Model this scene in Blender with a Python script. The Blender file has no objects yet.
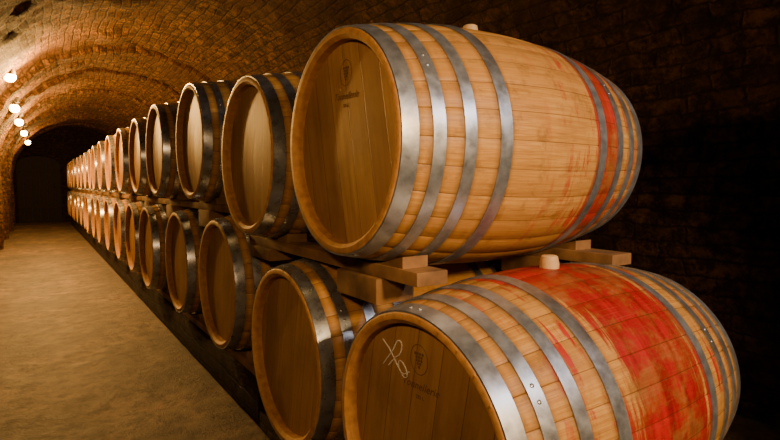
import bpy, bmesh, math, random
from mathutils import Vector, noise, Matrix
random.seed(4)
S=bpy.context.scene
COL=S.collection

# ------------------------------------------------------------ node helpers
def newmat(name):
    m=bpy.data.materials.new(name); m.use_nodes=True
    nt=m.node_tree
    b=nt.nodes['Principled BSDF']
    return m,nt,b
def N(nt,t,**kw):
    n=nt.nodes.new(t)
    for k,v in kw.items(): setattr(n,k,v)
    return n
def inp(nt,sock,v):
    if isinstance(v,bpy.types.NodeSocket): nt.links.new(v,sock)
    else: sock.default_value=v
def M(nt,op,a,b=None,c=None,clamp=False):
    n=N(nt,'ShaderNodeMath',operation=op); n.use_clamp=clamp
    inp(nt,n.inputs[0],a)
    if b is not None: inp(nt,n.inputs[1],b)
    if c is not None: inp(nt,n.inputs[2],c)
    return n.outputs[0]
def MIX(nt,f,a,b,blend='MIX'):
    n=N(nt,'ShaderNodeMix',data_type='RGBA',blend_type=blend)
    inp(nt,n.inputs[0],f); inp(nt,n.inputs[6],a); inp(nt,n.inputs[7],b)
    return n.outputs[2]
def NOISE(nt,vec,scale,detail=4,rough=0.55):
    n=N(nt,'ShaderNodeTexNoise'); n.inputs['Scale'].default_value=scale
    n.inputs['Detail'].default_value=detail; n.inputs['Roughness'].default_value=rough
    if vec is not None: nt.links.new(vec,n.inputs['Vector'])
    return n.outputs['Fac']
def RAMP(nt,f,stops):
    n=N(nt,'ShaderNodeValToRGB'); nt.links.new(f,n.inputs[0])
    e=n.color_ramp.elements
    while len(e)<len(stops): e.new(0.5)
    for i,(p,c) in enumerate(stops):
        e[i].position=p; e[i].color=(c,c,c,1) if not isinstance(c,tuple) else (*c,1)
    return n.outputs[0]
def SS(nt,x,a,b):
    n=N(nt,'ShaderNodeMapRange',interpolation_type='SMOOTHSTEP')
    inp(nt,n.inputs[0],x); n.inputs[1].default_value=a; n.inputs[2].default_value=b
    return n.outputs[0]
def BUMP(nt,b,h,strength,dist):
    n=N(nt,'ShaderNodeBump'); n.inputs['Strength'].default_value=strength; n.inputs['Distance'].default_value=dist
    nt.links.new(h,n.inputs['Height']); nt.links.new(n.outputs[0],b.inputs['Normal'])
def XYZ(nt,v):
    n=N(nt,'ShaderNodeSeparateXYZ'); nt.links.new(v,n.inputs[0]); return n.outputs
def COMB(nt,x,y,z):
    n=N(nt,'ShaderNodeCombineXYZ')
    inp(nt,n.inputs[0],x); inp(nt,n.inputs[1],y); inp(nt,n.inputs[2],z); return n.outputs[0]

L=0.95; RH=0.292; RB=0.350; NS=30
HOOPS=((0.003,0.040),(0.078,0.032),(0.160,0.032),(0.262,0.036))
# ------------------------------------------------------------ materials
def stave_mat(name,red=0.0,redc=0.475,redw=0.16,streak=0.0,sr=0.2,smax=0.46):
    m,nt,b=newmat(name)
    uv=N(nt,'ShaderNodeUVMap',uv_map='UVMap').outputs[0]
    o=XYZ(nt,uv); u,v=o[0],o[1]
    rnd=N(nt,'ShaderNodeObjectInfo').outputs['Random']
    sid=M(nt,'FLOOR',u); fr=M(nt,'FRACT',u)
    wn=N(nt,'ShaderNodeTexWhiteNoise',noise_dimensions='1D')
    inp(nt,wn.inputs['W'],M(nt,'ADD',M(nt,'MULTIPLY',rnd,71.3),sid))
    w=wn.outputs['Value']
    vec=COMB(nt,M(nt,'MULTIPLY',u,3.0),M(nt,'MULTIPLY',v,2.2),M(nt,'ADD',M(nt,'MULTIPLY',w,30),M(nt,'MULTIPLY',rnd,9)))
    g=NOISE(nt,vec,3.2,8,0.62)
    vec2=COMB(nt,M(nt,'MULTIPLY',u,12.0),M(nt,'MULTIPLY',v,3.0),M(nt,'MULTIPLY',w,17))
    g2=NOISE(nt,vec2,3.0,5,0.6)
    big=NOISE(nt,COMB(nt,M(nt,'MULTIPLY',u,0.12),M(nt,'MULTIPLY',v,4),rnd),2.0,3)
    dirt=NOISE(nt,COMB(nt,M(nt,'MULTIPLY',u,0.5),M(nt,'MULTIPLY',v,7),rnd),2.2,7,0.7)
    base=RAMP(nt,g,[(0.25,(0.38,0.180,0.044)),(0.5,(0.58,0.315,0.085)),(0.75,(0.74,0.455,0.150))])
    base=MIX(nt,M(nt,'MULTIPLY',w,0.70),base,(0.40,0.195,0.055,1))
    base=MIX(nt,M(nt,'MULTIPLY',SS(nt,g2,0.48,0.68),0.5),base,(0.22,0.10,0.028,1))
    base=MIX(nt,M(nt,'MULTIPLY',SS(nt,big,0.45,0.75),0.4),base,(0.36,0.18,0.055,1))
    base=MIX(nt,M(nt,'MULTIPLY',SS(nt,dirt,0.50,0.68),0.55),base,(0.20,0.095,0.032,1))
    # grime that collects along the hoop edges
    mm=M(nt,'MINIMUM',v,M(nt,'SUBTRACT',L,v)); dd=None
    for xa,wd in HOOPS:
        t=M(nt,'SUBTRACT',M(nt,'ABSOLUTE',M(nt,'SUBTRACT',mm,xa+wd/2)),wd/2)
        dd=t if dd is None else M(nt,'MINIMUM',dd,t)
    base=MIX(nt,M(nt,'MULTIPLY',SS(nt,M(nt,'ADD',dd,M(nt,'MULTIPLY',g2,0.012)),0.024,0.004),0.6),base,(0.14,0.07,0.03,1))
    if red>0 or streak>0:
        tc=N(nt,'ShaderNodeTexCoord').outputs['Object']
        p=XYZ(nt,tc)
        ax=M(nt,'ABSOLUTE',M(nt,'SUBTRACT',p[0],redc))
        wob=NOISE(nt,COMB(nt,M(nt,'MULTIPLY',v,34),M(nt,'MULTIPLY',u,0.20),0.0),1.0,6,0.68)
        n2=NOISE(nt,tc,8.0,7,0.72)
        edge=M(nt,'ADD',M(nt,'MULTIPLY',ax,-1.0/redw),M(nt,'ADD',1.0,M(nt,'MULTIPLY',M(nt,'SUBTRACT',wob,0.5),2.2)))
        mask=SS(nt,edge,0.0,0.30)
        mask=M(nt,'MULTIPLY',mask,M(nt,'ADD',0.62,M(nt,'MULTIPLY',SS(nt,n2,0.36,0.55),0.38)))
        mask=M(nt,'MULTIPLY',mask,red)
        st=M(nt,'MULTIPLY',SS(nt,wob,0.51,0.58),streak)
        st=M(nt,'MULTIPLY',st,SS(nt,n2,0.42,0.56))
        st=M(nt,'MULTIPLY',st,SS(nt,ax,smax,sr))
        mask=M(nt,'MAXIMUM',mask,st,clamp=True)
        redcol=RAMP(nt,M(nt,'MULTIPLY',M(nt,'ADD',n2,wob),0.5),[(0.40,(0.12,0.004,0.007)),(0.60,(0.44,0.014,0.016))])
        base=MIX(nt,mask,base,redcol)
        base=MIX(nt,M(nt,'MULTIPLY',SS(nt,g2,0.5,0.72),M(nt,'MULTIPLY',mask,0.28)),base,(0.46,0.11,0.05,1))
    d=M(nt,'MINIMUM',fr,M(nt,'SUBTRACT',1.0,fr))
    seam=SS(nt,d,0.022,0.006)
    base=MIX(nt,M(nt,'MULTIPLY',seam,0.6),base,(0.06,0.025,0.01,1))
    nt.links.new(base,b.inputs['Base Color'])
    b.inputs['Roughness'].default_value=0.42
    b.inputs['Specular IOR Level'].default_value=0.3
    h=M(nt,'SUBTRACT',M(nt,'MULTIPLY',g2,0.4),seam)
    BUMP(nt,b,h,0.35,0.002)
    return m
M_stave=stave_mat('barrel_oak')
M_stave_red=stave_mat('barrel_oak_wine_stained',red=1.0,redc=0.485,redw=0.21,streak=0.95,sr=0.25)
M_stave_str=stave_mat('barrel_oak_streaked',red=0.9,redc=0.705,redw=0.080,streak=0.85,sr=0.10,smax=0.34)

def head_mat():
    m,nt,b=newmat('barrel_head_oak')
    tc=N(nt,'ShaderNodeTexCoord').outputs['Object']
    p=XYZ(nt,tc); rnd=N(nt,'ShaderNodeObjectInfo').outputs['Random']
    a=M(nt,'MULTIPLY',M(nt,'SUBTRACT',rnd,0.5),0.5)
    y=M(nt,'ADD',M(nt,'MULTIPLY',p[1],M(nt,'COSINE',a)),M(nt,'MULTIPLY',p[2],M(nt,'SINE',a)))
    z=M(nt,'SUBTRACT',M(nt,'MULTIPLY',p[2],M(nt,'COSINE',a)),M(nt,'MULTIPLY',p[1],M(nt,'SINE',a)))
    u=M(nt,'ADD',M(nt,'DIVIDE',y,0.082),20.4)
    sid=M(nt,'FLOOR',u); fr=M(nt,'FRACT',u)
    wn=N(nt,'ShaderNodeTexWhiteNoise',noise_dimensions='1D')
    inp(nt,wn.inputs['W'],M(nt,'ADD',M(nt,'MULTIPLY',rnd,51.3),sid)); w=wn.outputs['Value']
    g=NOISE(nt,COMB(nt,M(nt,'MULTIPLY',y,30),M(nt,'MULTIPLY',z,2.2),M(nt,'MULTIPLY',w,30)),1.6,8,0.65)
    base=RAMP(nt,g,[(0.25,(0.27,0.135,0.043)),(0.5,(0.43,0.235,0.076)),(0.75,(0.55,0.33,0.115))])
    base=MIX(nt,M(nt,'MULTIPLY',w,0.6),base,(0.26,0.13,0.045,1))
    base=MIX(nt,M(nt,'MULTIPLY',SS(nt,NOISE(nt,tc,5,5,0.65),0.45,0.7),0.55),base,(0.20,0.105,0.042,1))
    d=M(nt,'MINIMUM',fr,M(nt,'SUBTRACT',1.0,fr)); seam=SS(nt,d,0.022,0.006)
    base=MIX(nt,M(nt,'MULTIPLY',seam,0.6),base,(0.05,0.02,0.01,1))
    nt.links.new(base,b.inputs['Base Color']); b.inputs['Roughness'].default_value=0.5
    b.inputs['Specular IOR Level'].default_value=0.35
    BUMP(nt,b,M(nt,'SUBTRACT',M(nt,'MULTIPLY',g,0.3),seam),0.35,0.002)
    return m
M_head=head_mat()
def rim_mat():
    m,nt,b=newmat('barrel_chime')
    tc=N(nt,'ShaderNodeTexCoord').outputs['Object']
    f=NOISE(nt,tc,40,5)
    nt.links.new(RAMP(nt,f,[(0.3,(0.32,0.145,0.040)),(0.7,(0.54,0.28,0.09))]),b.inputs['Base Color'])
    b.inputs['Roughness'].default_value=0.6
    return m
M_rim=rim_mat()
def steel_mat(name,k,r0,r1,met):
    m,nt,b=newmat(name)
    tc=N(nt,'ShaderNodeTexCoord').outputs['Object']
    f=NOISE(nt,tc,28,6,0.65); f2=NOISE(nt,tc,6,4)
    c=RAMP(nt,f,[(0.3,(0.34*k,0.38*k,0.46*k)),(0.6,(0.56*k,0.62*k,0.73*k))])
    c=MIX(nt,M(nt,'MULTIPLY',SS(nt,f2,0.46,0.72),0.6),c,(0.20*k,0.15*k,0.12*k,1))
    nt.links.new(c,b.inputs['Base Color']); b.inputs['Metallic'].default_value=met
    nt.links.new(M(nt,'ADD',r0,M(nt,'MULTIPLY',f,r1)),b.inputs['Roughness'])
    BUMP(nt,b,f,0.12,0.001)
    return m
M_steel=steel_mat('galvanised_steel',0.92,0.20,0.30,0.78)
M_steel2=steel_mat('polished_steel',0.95,0.17,0.24,0.90)
def simple(name,col,rough=0.6,metal=0,scale=20,var=0.35):
    m,nt,b=newmat(name)
    tc=N(nt,'ShaderNodeTexCoord').outputs['Object']
    f=NOISE(nt,tc,scale,5)
    lo=tuple(c*(1-var) for c in col); hi=tuple(min(1,c*(1+var)) for c in col)
    nt.links.new(RAMP(nt,f,[(0.3,lo),(0.7,hi)]),b.inputs['Base Color'])
    b.inputs['Roughness'].default_value=rough; b.inputs['Metallic'].default_value=metal
    BUMP(nt,b,f,0.2,0.003)
    return m
M_bung=simple('bung_silicone',(0.62,0.42,0.22),0.5)
M_ink=simple('burnt_stamp',(0.15,0.075,0.032),0.8)
M_chalk=simple('chalk',(0.85,0.80,0.70),0.9)
M_timber=simple('timber',(0.20,0.105,0.040),0.75,scale=9,var=0.6)
M_iron=simple('dark_iron',(0.05,0.045,0.04),0.5,0.7)
M_door=simple('door_wood',(0.010,0.006,0.004),0.9)
def bulb_mat():
    m,nt,b=newmat('bulb_glow')
    b.inputs['Base Color'].default_value=(1,0.8,0.5,1)
    b.inputs['Emission Color'].default_value=(1,0.55,0.15,1)
    b.inputs['Emission Strength'].default_value=60
    return m
M_bulb=bulb_mat()
def brick_mat(name,c1,c2,mort,bw=0.24,rh=0.075,dark=(0.42,0.68),fac=0.8):
    m,nt,b=newmat(name)
    uv=N(nt,'ShaderNodeUVMap',uv_map='UVMap').outputs[0]
    wob=N(nt,'ShaderNodeTexNoise'); wob.inputs['Scale'].default_value=4.5; wob.inputs['Detail'].default_value=7; wob.inputs['Roughness'].default_value=0.7
    nt.links.new(uv,wob.inputs['Vector'])
    va=N(nt,'ShaderNodeVectorMath',operation='MULTIPLY_ADD')
    nt.links.new(wob.outputs['Color'],va.inputs[0]); va.inputs[1].default_value=(0.15,0.09,0); nt.links.new(uv,va.inputs[2])
    br=N(nt,'ShaderNodeTexBrick'); nt.links.new(va.outputs[0],br.inputs['Vector'])
    br.inputs['Scale'].default_value=1; br.inputs['Brick Width'].default_value=bw; br.inputs['Row Height'].default_value=rh
    br.inputs['Mortar Size'].default_value=0.010; br.inputs['Mortar Smooth'].default_value=0.9; br.inputs['Bias'].default_value=-0.1
    br.inputs['Color1'].default_value=(*c1,1); br.inputs['Color2'].default_value=(*c2,1); br.inputs['Mortar'].default_value=(*mort,1)
    n1=NOISE(nt,uv,12,9,0.8); n2=NOISE(nt,uv,1.3,4); n3=NOISE(nt,uv,60,4,0.7)
    c=MIX(nt,M(nt,'MULTIPLY',SS(nt,n1,dark[0],dark[1]),fac),br.outputs['Color'],(c2[0]*0.12,c2[1]*0.10,c2[2]*0.10,1))
    c=MIX(nt,M(nt,'MULTIPLY',SS(nt,n2,0.42,0.66),0.65),c,(c1[0]*0.24,c1[1]*0.20,c1[2]*0.20,1))
    nt.links.new(c,b.inputs['Base Color']); b.inputs['Roughness'].default_value=0.85
    b.inputs['Specular IOR Level'].default_value=0.25
    h=M(nt,'ADD',M(nt,'MULTIPLY',br.outputs['Fac'],-0.9),M(nt,'ADD',M(nt,'MULTIPLY',n1,3.6),M(nt,'MULTIPLY',n3,0.7)))
    BUMP(nt,b,h,1.0,0.07)
    return m
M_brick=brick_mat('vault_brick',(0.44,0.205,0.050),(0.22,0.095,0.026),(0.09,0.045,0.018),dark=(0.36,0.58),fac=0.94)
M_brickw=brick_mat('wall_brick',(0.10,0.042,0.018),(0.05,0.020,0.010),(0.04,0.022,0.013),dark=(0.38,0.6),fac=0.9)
def floor_mat():
    m,nt,b=newmat('worn_concrete')
    tc=N(nt,'ShaderNodeTexCoord').outputs['Object']
    n1=NOISE(nt,tc,2.2,8,0.72); n2=NOISE(nt,tc,10,9,0.8); n3=NOISE(nt,tc,90,3); n4=NOISE(nt,tc,0.9,3)
    c=RAMP(nt,n1,[(0.38,(0.045,0.028,0.016)),(0.5,(0.11,0.068,0.038)),(0.62,(0.21,0.13,0.072))])
    c=MIX(nt,M(nt,'MULTIPLY',SS(nt,n2,0.47,0.58),0.75),c,(0.032,0.020,0.013,1))
    c=MIX(nt,M(nt,'MULTIPLY',SS(nt,n4,0.45,0.62),0.45),c,(0.06,0.038,0.024,1))
    nt.links.new(c,b.inputs['Base Color'])
    nt.links.new(M(nt,'ADD',0.32,M(nt,'MULTIPLY',n2,0.45)),b.inputs['Roughness'])
    BUMP(nt,b,M(nt,'ADD',n2,M(nt,'MULTIPLY',n3,0.3)),0.9,0.03)
    return m
M_floor=floor_mat()

# ------------------------------------------------------------ mesh helpers
def obj(name,bm,mats,sharp=35,link=True):
    me=bpy.data.meshes.new(name); bm.normal_update(); bm.to_mesh(me); bm.free()
    for m in mats: me.materials.append(m)
    for p in me.polygons: p.use_smooth=True
    me.set_sharp_from_angle(angle=math.radians(sharp))
    o=bpy.data.objects.new(name,me)
    if link: COL.objects.link(o)
    return o
def box(bm,x0,x1,y0,y1,z0,z1,mi=0,bev=0.0):
    g=bmesh.ops.create_cube(bm,size=1)
    for v in g['verts']:
        v.co=Vector(((x0+x1)/2+v.co.x*(x1-x0),(y0+y1)/2+v.co.y*(y1-y0),(z0+z1)/2+v.co.z*(z1-z0)))
    fs=set(f for v in g['verts'] for f in v.link_faces)
    for f in fs: f.material_index=mi
    if bev>0:
        es=list(set(e for v in g['verts'] for e in v.link_edges))
        r=bmesh.ops.bevel(bm,geom=es,offset=bev,segments=2,affect='EDGES',profile=0.6)
        for f in r['faces']: f.material_index=mi

# ------------------------------------------------------------ barrel
def R(x): t=(x/L-0.5)/0.5; return RH+(RB-RH)*(1-t*t)
def make_barrel_mesh(name,mats):
    bm=bmesh.new(); uvl=bm.loops.layers.uv.new('UVMap')
    angs=[]
    for s in range(NS):
        for f,dr in ((0.0,-0.0018),(0.07,0.0),(0.5,0.0004),(0.93,0.0)):
            angs.append((s+f,dr))
    nA=len(angs)
    def ring(x,r,seam=True):
        vs=[]
        for (u,dr) in angs:
            a=2*math.pi*u/NS
            rr=r+(dr if seam else 0)
            vs.append(bm.verts.new((x,rr*math.cos(a),rr*math.sin(a))))
        return vs
    def bridge(A,B,va,vb,mi):
        for i in range(nA):
            j=(i+1)%nA
            f=bm.faces.new((A[i],A[j],B[j],B[i]))
            f.material_index=mi
            u0=angs[i][0]; u1=angs[j][0] if j else NS
            for lp,(u,v) in zip(f.loops,((u0,va),(u1,va),(u1,vb),(u0,vb))): lp[uvl].uv=(u,v)
    nx=28
    xs=[0.004+(L-0.008)*i/nx for i in range(nx+1)]
    rings=[ring(x,R(x)) for x in xs]
    for i in range(nx): bridge(rings[i],rings[i+1],xs[i],xs[i+1],0)
    for side in (0,1):
        X=lambda d: d if side==0 else L-d
        o0=rings[0] if side==0 else rings[-1]
        prof=[(0.0,RH-0.004),(0.0,RH-0.016),(0.010,RH-0.026),(0.032,RH-0.027)]
        prev=o0; pv=0
        for k,(d,r) in enumerate(prof):
            rg=ring(X(d),r,False)
            bridge(prev,rg,0,0.01,2); prev=rg
        rg=ring(X(0.030),RH-0.045,False); bridge(prev,rg,0,0,1)
        f=bm.faces.new(rg); f.material_index=1
    def hoop(xa,w,t=0.0035):
        n=96
        pr=[]
        for (dx,dt) in ((0,-0.001),(0,t),(w/2,t),(w,t),(w,-0.001)):
            x=xa+dx; pr.append((x,R(min(max(x,0),L))+dt))
        rs=[]
        for (x,r) in pr:
            rs.append([bm.verts.new((x,r*math.cos(2*math.pi*i/n),r*math.sin(2*math.pi*i/n))) for i in range(n)])
        for k in range(len(rs)-1):
            for i in range(n):
                j=(i+1)%n
                f=bm.faces.new((rs[k][i],rs[k][j],rs[k+1][j],rs[k+1][i])); f.material_index=3
        a0=random.uniform(0,6.28)
        for a in (a0,a0+0.10):
            x=xa+w/2; r=R(x)+t
            g=bmesh.ops.create_uvsphere(bm,u_segments=8,v_segments=5,radius=0.005)
            for v in g['verts']:
                c=v.co.copy()
                v.co=Vector((x+c.x, (r+c.z*0.5)*math.cos(a)-c.y*math.sin(a), (r+c.z*0.5)*math.sin(a)+c.y*math.cos(a)))
            for f in set(f for v in g['verts'] for f in v.link_faces): f.material_index=3
    for xa,w in HOOPS:
        hoop(xa,w); hoop(L-xa-w,w)
    prof=[(0.026,-0.004),(0.026,0.012),(0.022,0.030),(0.018,0.033)]
    prev=None
    for (r,h) in prof:
        rg=[bm.verts.new((L/2+r*math.cos(2*math.pi*i/20),r*math.sin(2*math.pi*i/20),RB+h)) for i in range(20)]
        if prev:
            for i in range(20):
                j=(i+1)%20; f=bm.faces.new((prev[i],prev[j],rg[j],rg[i])); f.material_index=4
        prev=rg
    f=bm.faces.new(prev); f.material_index=4
    bmesh.ops.recalc_face_normals(bm,faces=bm.faces)
    me=bpy.data.meshes.new(name); bm.to_mesh(me); bm.free()
    for m in mats: me.materials.append(m)
    for p in me.polygons: p.use_smooth=True
    me.set_sharp_from_angle(angle=math.radians(40))
    return me
me_plain=make_barrel_mesh('barrel_mesh',[M_stave,M_head,M_rim,M_steel2,M_bung])
def variant(m):
    me=me_plain.copy(); me.materials[0]=m; me.materials[3]=M_steel; return me
me_red=variant(M_stave_red); me_str=variant(M_stave_str)

# head stamp (flat text + emblem) ------------------------------------------
def text_mesh(body,size,spacing=1.0,shear=0.0):
    c=bpy.data.curves.new('t','FONT'); c.body=body; c.size=size; c.align_x='CENTER'; c.align_y='CENTER'
    c.extrude=0.0003; c.shear=shear; c.space_character=spacing
    o=bpy.data.objects.new('t',c); COL.objects.link(o)
    dg=bpy.context.evaluated_depsgraph_get(); me=bpy.data.meshes.new_from_object(o.evaluated_get(dg))
    bpy.data.objects.remove(o); return me
def stamp_mesh():
    bm=bmesh.new()
    for body,size,y,sh in (("Tonnellerie",0.026,0.125,0.4),("225 L",0.012,0.100,0)):
        t=text_mesh(body,size,1.05,sh); t.transform(Matrix.Translation((0,y,0))); bm.from_mesh(t)
    EY=0.185
    for (r0,r1) in ((0.030,0.0285),):
        n=40
        A=[bm.verts.new((r0*math.cos(2*math.pi*i/n),EY+r0*1.15*math.sin(2*math.pi*i/n),0.0004)) for i in range(n)]
        B=[bm.verts.new((r1*math.cos(2*math.pi*i/n),EY+r1*1.15*math.sin(2*math.pi*i/n),0.0004)) for i in range(n)]
        for i in range(n): bm.faces.new((A[i],A[(i+1)%n],B[(i+1)%n],B[i]))
    for row,cnt in enumerate((4,3,3,2,1)):
        for k in range(cnt):
            x=(k-(cnt-1)/2)*0.0085; y=EY+0.013-row*0.0075
            bm.faces.new([bm.verts.new((x+0.0037*math.cos(2*math.pi*i/10),y+0.0037*math.sin(2*math.pi*i/10),0.0004)) for i in range(10)])
    me=bpy.data.meshes.new('stamp'); bm.to_mesh(me); bm.free(); me.materials.append(M_ink); return me
me_stamp=stamp_mesh()
def face_matrix(roll=0.0):
    m=Matrix(((0,0,-1),(-1,0,0),(0,1,0))).to_4x4()
    return Matrix.Rotation(roll,4,'X')@m

XH=0.66
U=[(1.235,1.11),(1.97,1.11),(2.87,1.225),(3.74,1.225)]
Lw=[(0.90,0.43),(1.63,0.43),(2.44,0.545),(3.27,0.545)]
y=3.74
while y<14.2: y+=0.87; U.append((y,1.225))
y=3.27
while y<14.6: y+=0.87; Lw.append((y,0.545))
barrels=[]
def add_barrel(yc,zc,me,dx=0.0,stamp=False,roll=0.0):
    o=bpy.data.objects.new('wine_barrel',me); COL.objects.link(o)
    o.location=(XH+dx,yc,zc)
    if stamp:
        s=bpy.data.objects.new('head_stamp',me_stamp); COL.objects.link(s); s.parent=o
        s.matrix_local=Matrix.Translation((0.0294,0,0))@face_matrix(roll)
    barrels.append(o); return o
for i,(yy,zz) in enumerate(U):
    o=add_barrel(yy,zz,me_str if i==0 else me_plain,0 if i<2 else random.uniform(-.015,.015),i==0,0.03)
    if i==0: o.rotation_euler=(0,0,math.radians(0.5))
for i,(yy,zz) in enumerate(Lw):
    o=add_barrel(yy,zz,me_red if i==0 else me_plain,0 if i<2 else random.uniform(-.015,.015),i==0,-0.03)
    if i==0:
        o.rotation_euler=(0,0,math.radians(2.3))
        cu=bpy.data.curves.new('chalk_mark','CURVE'); cu.dimensions='3D'; cu.bevel_depth=0.0015
        for pts in ([(0.140,0.140),(0.105,0.178),(0.072,0.210),(0.070,0.188),(0.098,0.162),(0.118,0.142)],
                    [(0.142,0.200),(0.110,0.178),(0.080,0.148),(0.050,0.132),(0.056,0.156),(0.078,0.162),(0.068,0.138),(0.038,0.148)]):
            sp=cu.splines.new('BEZIER'); sp.bezier_points.add(len(pts)-1)
            for p,(a,c) in zip(sp.bezier_points,pts):
                p.co=(0.0287,a,c); p.handle_left_type=p.handle_right_type='AUTO'
        cu.materials.append(M_chalk)
        c=bpy.data.objects.new('chalk_mark',cu); COL.objects.link(c); c.parent=o

# ------------------------------------------------------------ rails
def rails(name,xc,y0,y1,ztop,th,centers,blocks=(),wid=0.10):
    bm=bmesh.new()
    yy=y0
    while yy<y1-0.01:
        ye=min(y1,yy+2.6)
        box(bm,xc-wid/2+random.uniform(-.004,.004),xc+wid/2,yy,ye-0.004,ztop-th,ztop,0,0.004); yy=ye
    for c in centers:
        for s in (-1,1):
            pts=[(c+s*0.075,0.0),(c+s*0.165,0.0),(c+s*0.165,0.030),(c+s*0.075,0.006)]
            va=[bm.verts.new((xc-0.04,p[0],ztop+p[1])) for p in pts]
            vb=[bm.verts.new((xc+0.04,p[0],ztop+p[1])) for p in pts]
            bm.faces.new(va); bm.faces.new(vb[::-1])
            for i in range(4):
                bm.faces.new((va[i],vb[i],vb[(i+1)%4],va[(i+1)%4]))
    for c,h in blocks:
        box(bm,xc-wid/2-0.015,xc+wid/2+0.01,c-0.11,c+0.11,ztop-th-h,ztop-th,0,0.005)
    bmesh.ops.recalc_face_normals(bm,faces=bm.faces)
    return obj(name,bm,[M_timber])
r=R(0.14)
UA=[u[0] for u in U[:2]]; UB=[u[0] for u in U[2:]]
LA=[u[0] for u in Lw[:2]]; LB=[u[0] for u in Lw[2:]]
YE=Lw[-1][0]+0.33
for k,xc in enumerate((XH+0.14,XH+L-0.12)):
    rails('timber_rail',xc,1.00 if k==0 else 0.93,2.20,1.11-r,0.036,UA,[(1.265,0.07),(2.02,0.045)])
    rails('timber_rail',xc,2.29,YE,1.225-r,0.036,UB,[((a+b)/2,0.09) for a,b in zip(LB[:-1],LB[1:])])
    rails('timber_rail',xc,0.60,2.0,0.43-r,0.036,LA)
    rails('timber_rail',xc,2.06,YE,0.545-r,0.036,LB)
def uvbox(name,x0,x1,y0,y1,z0,z1,mat):
    bm=bmesh.new(); box(bm,x0,x1,y0,y1,z0,z1,0,0.01)
    uvl=bm.loops.layers.uv.new('UVMap'); bm.normal_update()
    for f in bm.faces:
        n=f.normal
        for lp in f.loops:
            c=lp.vert.co
            if abs(n.x)>0.6: lp[uvl].uv=(c.y,c.z)
            elif abs(n.y)>0.6: lp[uvl].uv=(c.x,c.z)
            else: lp[uvl].uv=(c.y,c.x)
    return obj(name,bm,[mat])
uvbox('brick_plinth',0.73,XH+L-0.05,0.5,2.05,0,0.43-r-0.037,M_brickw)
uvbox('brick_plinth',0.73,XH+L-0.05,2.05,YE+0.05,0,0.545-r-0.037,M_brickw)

# ------------------------------------------------------------ tunnel shell
XL,XR,ZS=-0.5,2.5,1.1
CX=(XL+XR)/2; RV=(XR-XL)/2
Y0,Y1=-3.5,17.0
def strip(name,pts,y0,y1,dy,mat,amp=0.018):
    bm=bmesh.new(); uvl=bm.loops.layers.uv.new('UVMap')
    ny=max(1,int((y1-y0)/dy)); rows=[]
    for j in range(ny+1):
        y=y0+(y1-y0)*j/ny; row=[]
        for (x,z,nx,nz,a) in pts:
            d=amp*noise.fractal(Vector((x*2.2,y*2.2,z*2.2)),0.8,2.0,4)
            row.append(bm.verts.new((x+nx*d,y,z+nz*d)))
        rows.append(row)
    for j in range(ny):
        ya=y0+(y1-y0)*j/ny; yb=y0+(y1-y0)*(j+1)/ny
        for i in range(len(pts)-1):
            f=bm.faces.new((rows[j][i],rows[j+1][i],rows[j+1][i+1],rows[j][i+1]))
            for lp,(uu,vv) in zip(f.loops,((ya,pts[i][4]),(yb,pts[i][4]),(yb,pts[i+1][4]),(ya,pts[i+1][4]))):
                lp[uvl].uv=(uu,vv)
    return obj(name,bm,[mat],60)
arc0=ZS; NA=80
arch=[]
for i in range(NA+1):
    t=math.pi-math.pi*i/NA
    arch.append((CX+RV*math.cos(t),ZS+RV*math.sin(t),-math.cos(t),-math.sin(t),arc0+RV*(math.pi-t)))
strip('ceiling',arch,Y0,Y1,0.07,M_brick,0.040)
wl=[(XL,ZS*i/14,1,0,ZS*i/14) for i in range(15)]
strip('wall_left',wl,Y0,Y1,0.08,M_brick,0.040)
wr=[(XR,ZS-ZS*i/14,-1,0,arc0+RV*math.pi+ZS*i/14) for i in range(15)]
strip('wall_right',wr,Y0,Y1,0.08,M_brick,0.040)
def rib(yc,w=0.36,dep=0.045):
    bm=bmesh.new(); uvl=bm.loops.layers.uv.new('UVMap')
    path=[(XL,0.0,1,0,0),(XL,ZS*0.5,1,0,ZS*.5)]+arch+[(XR,ZS*.5,-1,0,arc0+RV*math.pi+ZS*.5),(XR,0.0,-1,0,arc0+RV*math.pi+ZS)]
    sec=[(-w/2-0.03,-0.05),(-w/2,dep*0.6),(-w/2+0.04,dep),(-w/6,dep),(w/6,dep),(w/2-0.04,dep),(w/2,dep*0.6),(w/2+0.03,-0.05)]
    sv=[0]
    for a,b in zip(sec[:-1],sec[1:]): sv.append(sv[-1]+math.hypot(b[0]-a[0],b[1]-a[1]))
    rows=[]
    for (x,z,nx,nz,a) in path:
        row=[]
        for (dy,dd) in sec:
            d=dd+(0.040*noise.fractal(Vector((x*2.2,(yc+dy)*2.2,z*2.2)),0.8,2.0,4)+0.018*noise.noise(Vector((x*9,(yc+dy)*9,z*9))) if dd>0 else 0)
            row.append(bm.verts.new((x+nx*d,yc+dy,z+nz*d)))
        rows.append(row)
    for i in range(len(path)-1):
        for k in range(len(sec)-1):
            f=bm.faces.new((rows[i][k],rows[i][k+1],rows[i+1][k+1],rows[i+1][k]))
            for lp,(a,b) in zip(f.loops,((sv[k],path[i][4]),(sv[k+1],path[i][4]),(sv[k+1],path[i+1][4]),(sv[k],path[i+1][4]))):
                lp[uvl].uv=(a+yc,b)
    bmesh.ops.recalc_face_normals(bm,faces=bm.faces)
    return obj('brick_arch',bm,[M_brick],60)
for yy in (7.0,8.5,10.3,12.2,14.2,16.0): rib(yy)
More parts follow.
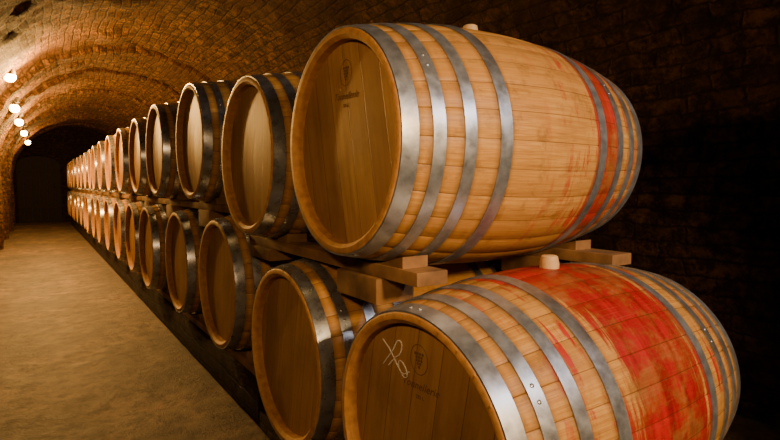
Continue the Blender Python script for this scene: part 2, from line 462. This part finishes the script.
def endwall(name,y,mat,hole=None):
    bm=bmesh.new(); uvl=bm.loops.layers.uv.new('UVMap')
    out=[(XL-0.05,0)]+[(p[0]+(p[0]-CX)*0.03,p[1]+0.04) for p in arch]+[(XR+0.05,0)]
    if hole:
        a,b,h=hole
        loop=out+[(b,0),(b,h)]+[((a+b)/2+(b-a)/2*math.cos(t*math.pi/10),h+0.25*math.sin(t*math.pi/10)) for t in range(1,10)]+[(a,h),(a,0)]
    else: loop=out
    vs=[bm.verts.new((x,y,z)) for x,z in loop]
    f=bm.faces.new(vs)
    r_=bmesh.ops.extrude_face_region(bm,geom=[f])
    for v in r_['geom']:
        if isinstance(v,bmesh.types.BMVert): v.co.y+=0.25*(1 if y>0 else -1)
    bmesh.ops.triangulate(bm,faces=[f for f in bm.faces if len(f.verts)>4])
    for f in bm.faces:
        for lp in f.loops: lp[uvl].uv=(lp.vert.co.x,lp.vert.co.z)
    bmesh.ops.recalc_face_normals(bm,faces=bm.faces)
    return obj(name,bm,[mat],60)
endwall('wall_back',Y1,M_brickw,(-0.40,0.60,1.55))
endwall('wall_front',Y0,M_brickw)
bm=bmesh.new()
for i in range(6):
    box(bm,-0.44+i*0.18,-0.44+i*0.18+0.176,Y1+0.29,Y1+0.33,0.0,1.9,0,0.004)
for z in (0.35,1.35):
    box(bm,-0.42,0.60,Y1+0.275,Y1+0.295,z,z+0.06,0,0.003)
bmesh.ops.create_uvsphere(bm,u_segments=12,v_segments=8,radius=0.03,matrix=Matrix.Translation((0.45,Y1+0.27,0.95)))
obj('door_1',bm,[M_door,M_iron])
bm=bmesh.new()
nx,ny=60,400
vs=[[bm.verts.new((XL-0.1+(XR-XL+0.2)*i/nx,Y0+(Y1+0.5-Y0)*j/ny,0)) for i in range(nx+1)] for j in range(ny+1)]
for row in vs:
    for v in row:
        v.co.z=-0.008+0.009*noise.fractal(Vector((v.co.x*2.5,v.co.y*2.5,0)),0.8,2.0,4)
for j in range(ny):
    for i in range(nx): bm.faces.new((vs[j][i],vs[j][i+1],vs[j+1][i+1],vs[j+1][i]))
obj('floor',bm,[M_floor],60)

# ------------------------------------------------------------ lamps
def lamp(x,y,drop,power,off=0.16):
    bm=bmesh.new()
    zt=ZS+math.sqrt(max(0.01,RV**2-(x-CX)**2)); z=zt-drop
    bmesh.ops.create_cone(bm,cap_ends=True,segments=20,radius1=0.05,radius2=0.05,depth=0.06,matrix=Matrix.Translation((x,y,zt-0.02)))
    bmesh.ops.create_cone(bm,cap_ends=True,segments=10,radius1=0.008,radius2=0.008,depth=max(0.02,zt-z-0.05),matrix=Matrix.Translation((x,y,(zt+z+0.05)/2)))
    bmesh.ops.create_cone(bm,cap_ends=True,segments=20,radius1=0.032,radius2=0.020,depth=0.05,matrix=Matrix.Translation((x,y,z+0.06)))
    g=bmesh.ops.create_uvsphere(bm,u_segments=20,v_segments=12,radius=0.052,matrix=Matrix.Translation((x,y,z)))
    for f in set(f for v in g['verts'] for f in v.link_faces): f.material_index=1
    o=obj('ceiling_lamp',bm,[M_iron,M_bulb])
    ld=bpy.data.lights.new('bulb_light','POINT'); ld.energy=power; ld.color=(1,0.51,0.13); ld.shadow_soft_size=0.05
    lo=bpy.data.objects.new('bulb_light',ld); COL.objects.link(lo); lo.parent=o; lo.location=(x+off,y,z-0.03)
lamp(-0.16,6.1,0.04,260)
lamp(-0.17,7.8,0.12,110)
lamp(-0.16,9.4,0.14,270)
lamp(-0.13,11.4,0.17,110)
lamp(-0.10,14.0,0.19,60)
lamp(1.9,-1.9,0.12,8,-0.12)  # unseen lamp added behind the camera as general fill for the right wall

def spot(name,loc,tgt,power,col,ang,blend,size):
    ld=bpy.data.lights.new(name,'SPOT'); ld.energy=power; ld.color=col
    ld.spot_size=math.radians(ang); ld.spot_blend=blend; ld.shadow_soft_size=size
    o=bpy.data.objects.new(name,ld); COL.objects.link(o); o.location=loc
    o.rotation_euler=(Vector(tgt)-Vector(loc)).to_track_quat('-Z','Y').to_euler()
    return o
spot('work_light',(0.70,-1.6,1.80),(1.25,1.1,0.64),370,(1.0,0.62,0.27),46,0.6,0.15)
spot('aisle_light',(-0.38,0.1,1.45),(0.75,2.4,0.7),50,(1.0,0.58,0.24),100,0.8,0.06)
spot('fill_light',(1.75,-1.1,2.15),(0.85,2.0,0.85),75,(0.90,0.84,0.85),60,0.7,0.10)

w=bpy.data.worlds.new('World'); S.world=w; w.use_nodes=True
w.node_tree.nodes['Background'].inputs[0].default_value=(0.5,0.6,0.9,1)
w.node_tree.nodes['Background'].inputs[1].default_value=0.02

cam=bpy.data.cameras.new('camera'); co=bpy.data.objects.new('camera',cam); COL.objects.link(co)
cam.lens=525/780*36; cam.sensor_width=36; cam.clip_start=0.02
co.location=(0,0,1.0); co.rotation_euler=(math.radians(90-3.8),0,math.radians(-34.0))
S.camera=co
